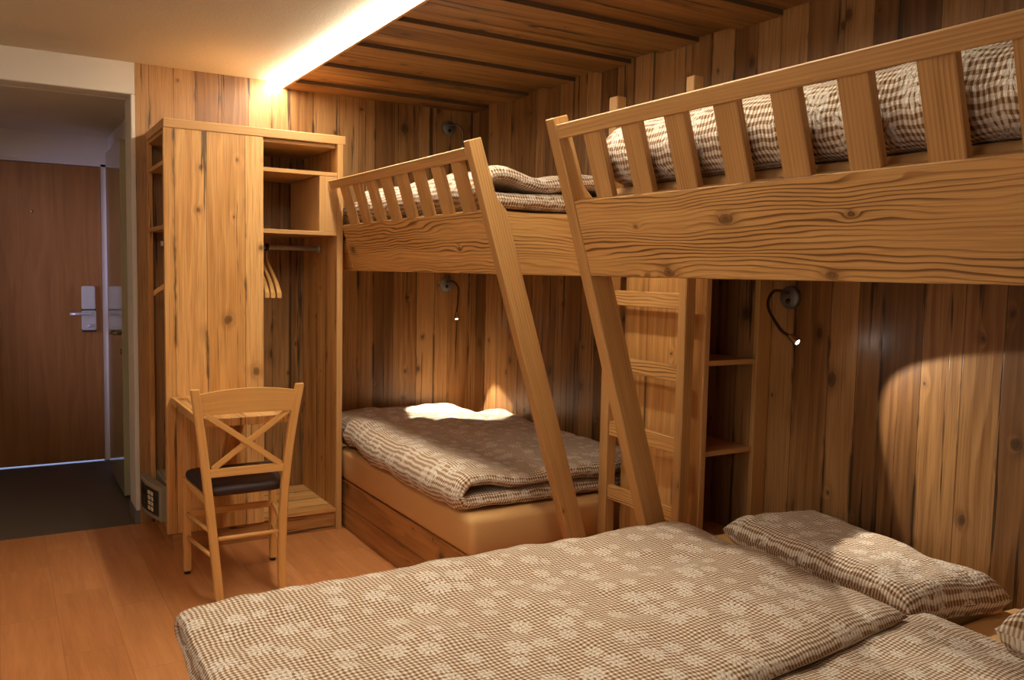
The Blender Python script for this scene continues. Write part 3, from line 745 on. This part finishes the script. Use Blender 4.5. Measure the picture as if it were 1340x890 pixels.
# ------------------------------------------------------------------ chair
ch = thing('dining_chair', 'light beech chair with crossed back and dark seat at the desk', 'chair', (-1.68, -1.08, 0))
BL = [(-1.812, -1.283, 0.0), (-1.853, -1.276, 0.46), (-1.906, -1.312, 0.872)]
BR = [(-1.556, -1.279, 0.0), (-1.545, -1.276, 0.46), (-1.494, -1.312, 0.878)]
for P in (BL, BR):
    tb = bmesh.new(); uvl = tb.loops.layers.uv.new('UVMap')
    rings = []
    o = random.uniform(0, 30)
    N = 12
    for k in range(N+1):
        q = k/N
        a = Vector(P[0])*(1-q)**2 + Vector(P[1])*0
        # quadratic through the three points
        z1 = P[1][2]/P[2][2]
        l0 = (q-z1)*(q-1)/((0-z1)*(0-1)); l1 = q*(q-1)/(z1*(z1-1)); l2 = q*(q-z1)/(1*(1-z1))
        c = Vector(P[0])*l0+Vector(P[1])*l1+Vector(P[2])*l2
        w = 0.0165; dd = 0.0165 if k < N else 0.015
        zz = 0.012 if k == 0 else 0
        rings.append([tb.verts.new(c+Vector((sx*w, sy*dd, zz))) for sx, sy in ((-1, -0.7), (-0.7, -1), (0.7, -1), (1, -0.7), (1, 0.7), (0.7, 1), (-0.7, 1), (-1, 0.7))])
    for i in range(N):
        for j in range(8):
            f = tb.faces.new((rings[i][j], rings[i][(j+1) % 8], rings[i+1][(j+1) % 8], rings[i+1][j]))
            for l, (jj, ii) in zip(f.loops, ((j, i), (j+1, i), (j+1, i+1), (j, i+1))): l[uvl].uv = (o+jj*0.016, ii*0.075)
    tb.faces.new(rings[0][::-1]); tb.faces.new(rings[-1])
    bmesh.ops.recalc_face_normals(tb, faces=list(tb.faces))
    m = MB(); m._merge(tb); lg = m.build('rear_leg', 'beech', ch)
    MB().lathe([(0, 0), (0.014, 0), (0.014, 0.0125), (0, 0.0125)], Matrix.Translation(P[0]), 14).build('foot', 'rubber', lg)
FL, FR = (-1.862, -0.878), (-1.486, -0.874)
for (x, y) in (FL, FR):
    lg = MB().beam((x, y, 0.012), (x, y, 0.428), 0.030, 0.030, (0, 1, 0), 0.004, 0.034, 0.034).build('front_leg', 'beech', ch)
    MB().lathe([(0, 0), (0.013, 0), (0.013, 0.0125), (0, 0.0125)], Matrix.Translation((x, y, 0)), 14).build('foot', 'rubber', lg)
def back_at(P, z):
    z1 = P[1][2]/P[2][2]; q = z/P[2][2]
    l0 = (q-z1)*(q-1)/((0-z1)*(0-1)); l1 = q*(q-1)/(z1*(z1-1)); l2 = q*(q-z1)/(1*(1-z1))
    return Vector(P[0])*l0+Vector(P[1])*l1+Vector(P[2])*l2
# arched top rail
m = MB(); tb = bmesh.new(); uvl = tb.loops.layers.uv.new('UVMap'); rings = []
for k in range(17):
    q = k/16
    lo = back_at(BL, 0.765)*(1-q)+back_at(BR, 0.765)*q; hi = back_at(BL, 0.850)*(1-q)+back_at(BR, 0.850)*q
    arch = 0.022*(1-(2*q-1)**2); bow = -0.018*(1-(2*q-1)**2)
    d = 0.010
    rings.append([tb.verts.new(p+Vector((0, bow+sy*d, zz))) for p, sy, zz in ((lo, -1, arch*0.35), (hi, -1, arch), (hi, 1, arch), (lo, 1, arch*0.35))])
for i in range(16):
    for j in range(4):
        f = tb.faces.new((rings[i][j], rings[i][(j+1) % 4], rings[i+1][(j+1) % 4], rings[i+1][j]))
        for l, (jj, ii) in zip(f.loops, ((j, i), (j+1, i), (j+1, i+1), (j, i+1))): l[uvl].uv = (jj*0.085, ii*0.025+3)
tb.faces.new(rings[0]); tb.faces.new(rings[-1][::-1])
bmesh.ops.recalc_face_normals(tb, faces=list(tb.faces))
m._merge(tb); m.build('top_rail', 'beech', ch)
def bar(a, c, w, d, name='cross_bar'): MB().beam(a, c, w, d, (0, 1, 0), 0.003).build(name, 'beech', ch)
l0, r0 = back_at(BL, 0.530), back_at(BR, 0.530)
bar(l0, r0, 0.034, 0.020, 'lower_back_rail')
lt, rt = back_at(BL, 0.770), back_at(BR, 0.770); lb, rb = back_at(BL, 0.545), back_at(BR, 0.545)
e = Vector((0.028, 0, 0)); yo = Vector((0, 0.004, 0))
bar(lb+e+yo, rt-e+yo-Vector((0, 0.012, 0)), 0.024, 0.011, 'cross_bar'); bar(lt+e-yo-Vector((0, 0.010, 0)), rb-e-yo, 0.024, 0.011, 'cross_bar')
# seat: wooden frame and padded top
def seat_poly(k, n=40, gx=0.0):
    pts = []
    base = [(-1.872-gx, -0.855+gx), (-1.472+gx, -0.850+gx), (-1.545+gx, -1.262-gx), (-1.850-gx, -1.266-gx)]
    r = 0.055
    for i in range(4):
        p = Vector(base[i]); a = Vector(base[i-1]); c = Vector(base[(i+1) % 4])
        da = (a-p).normalized(); dc = (c-p).normalized()
        p0, p2 = p+da*r, p+dc*r
        for q in range(7):
            t = q/6; pts.append(p0*(1-t)**2+p*2*t*(1-t)+p2*t*t)
    return pts
m = MB(); tb = bmesh.new(); tb.loops.layers.uv.new('UVMap'); rings = []
for (sc, z) in ((0.90, 0.428), (0.975, 0.430), (1.0, 0.438), (1.0, 0.450), (0.985, 0.459), (0.93, 0.466), (0.80, 0.469), (0.5, 0.467), (0.2, 0.465)):
    c = Vector((-1.682, -1.06)); rings.append([tb.verts.new((c.x+(p.x-c.x)*sc, c.y+(p.y-c.y)*sc, z)) for p in seat_poly(0)])
for a, c in zip(rings, rings[1:]):
    n = len(a)
    for k in range(n): tb.faces.new((a[k], a[(k+1) % n], c[(k+1) % n], c[k])).smooth = True
tb.faces.new(rings[0][::-1]); tb.faces.new(rings[-1])
bmesh.ops.recalc_face_normals(tb, faces=list(tb.faces))
m._merge(tb); st = m.build('seat', 'leather', ch); st['label'] = 'dark brown padded seat'
for a, c in (((FL[0], FL[1]), (FR[0], FR[1])), ((FL[0], FL[1]), (BL[1][0], BL[1][1])), ((FR[0], FR[1]), (BR[1][0], BR[1][1]))):
    bar((a[0], a[1], 0.414), (c[0], c[1], 0.414), 0.026, 0.018, 'apron')
for z in (0.27, 0.165):
    for (f0, P) in ((FL, BL), (FR, BR)):
        p = back_at(P, z+0.015)
        MB().tube([(f0[0], f0[1], z), tuple((Vector((f0[0], f0[1], z))+p)/2), tuple(p)], 0.0085, 12).build('stretcher', 'beech', ch)
bar((FL[0], FL[1], 0.268), (FR[0], FR[1], 0.268), 0.030, 0.014, 'front_stretcher')
a, c = back_at(BL, 0.258), back_at(BR, 0.258)
MB().tube([tuple(a), tuple((a+c)/2), tuple(c)], 0.009, 12).build('stretcher', 'beech', ch)

# ------------------------------------------------------------------ reading lamps
def bez(P, n=24):
    P = [Vector(p) for p in P]; out = []
    # Catmull-Rom through the points
    Q = [P[0]*2-P[1]]+P+[P[-1]*2-P[-2]]
    for i in range(1, len(Q)-2):
        for k in range(n):
            t = k/n; a, b2, c, d = Q[i-1], Q[i], Q[i+1], Q[i+2]
            out.append(0.5*((2*b2)+(c-a)*t+(2*a-5*b2+4*c-d)*t*t+(3*b2-a-3*c+d)*t**3))
    out.append(P[-1]); return [tuple(p) for p in out]
def lamp(label, centre, wall, path, head_dir, lit, power=0, deg=70, blend=0.12):
    c = Vector(centre); root = thing('reading_lamp', label, 'lamp', c, 'gooseneck reading lamps')
    out = Vector((0, -1, 0)) if wall == 'y' else Vector((-1, 0, 0))
    rot = Vector((0, 0, 1)).rotation_difference(out).to_matrix().to_4x4(); rot.translation = c
    MB().lathe([(0, 0), (0.043, 0), (0.043, 0.014), (0.040, 0.018), (0, 0.018)], rot, 32).build('wall_disc', 'disc', root)
    r2 = rot.copy(); r2.translation = c+out*0.018+Vector((0, 0, -0.014))
    MB().lathe([(0, 0.005), (0.009, 0.005), (0.010, 0), (0, 0)], r2, 16).build('switch', 'black', root)
    P = bez([tuple(c+out*0.016+Vector((0, 0, 0.018)))]+path)
    MB().tube(P, 0.0056, 10).build('gooseneck', 'dark_metal', root)
    tip = Vector(path[-1]); hd = Vector(head_dir).normalized()
    hr = Vector((0, 0, 1)).rotation_difference(hd).to_matrix().to_4x4(); hr.translation = tip
    MB().lathe([(0, -0.006), (0.008, -0.006), (0.011, 0.0), (0.0125, 0.03), (0.0125, 0.036), (0.0105, 0.036), (0.0105, 0.030), (0, 0.030)], hr, 18).build('lamp_head', 'nickel', root)
    MB().lathe([(0, 0.037), (0.006, 0.0355), (0.0098, 0.0315), (0, 0.0310)], hr, 16).build('bulb', 'bulb' if lit else 'steel', root)
    if lit:
        spot('reading_lamp_light', tip+hd*0.040, tip+hd, power, (1.0, 0.92, 0.76), deg, blend)
    return root
lamp('lit gooseneck reading lamp on the right wall above the double bed pillows', (-0.0, -2.540, 1.278), 'x',
     [(-0.075, -2.520, 1.300), (-0.13, -2.545, 1.245), (-0.180, -2.650, 1.170), (-0.200, -2.715, 1.148)], (0.06, -0.86, -0.52), True, 25, 72, 0.09)
lamp('lit gooseneck reading lamp on the back wall below the far bunk', (-0.177, -0.0, 1.272), 'y',
     [(-0.150, -0.060, 1.288), (-0.150, -0.125, 1.250), (-0.172, -0.165, 1.18), (-0.190, -0.180, 1.10)], (-0.10, -0.30, -1.0), True, 85, 62, 0.10)
lamp('unlit gooseneck reading lamp on the back wall above the far bunk', (-0.174, -0.0, 2.220), 'y',
     [(-0.130, -0.045, 2.238), (-0.105, -0.06, 2.205), (-0.101, -0.06, 2.155), (-0.101, -0.06, 2.13)], (0, 0, -1), False)
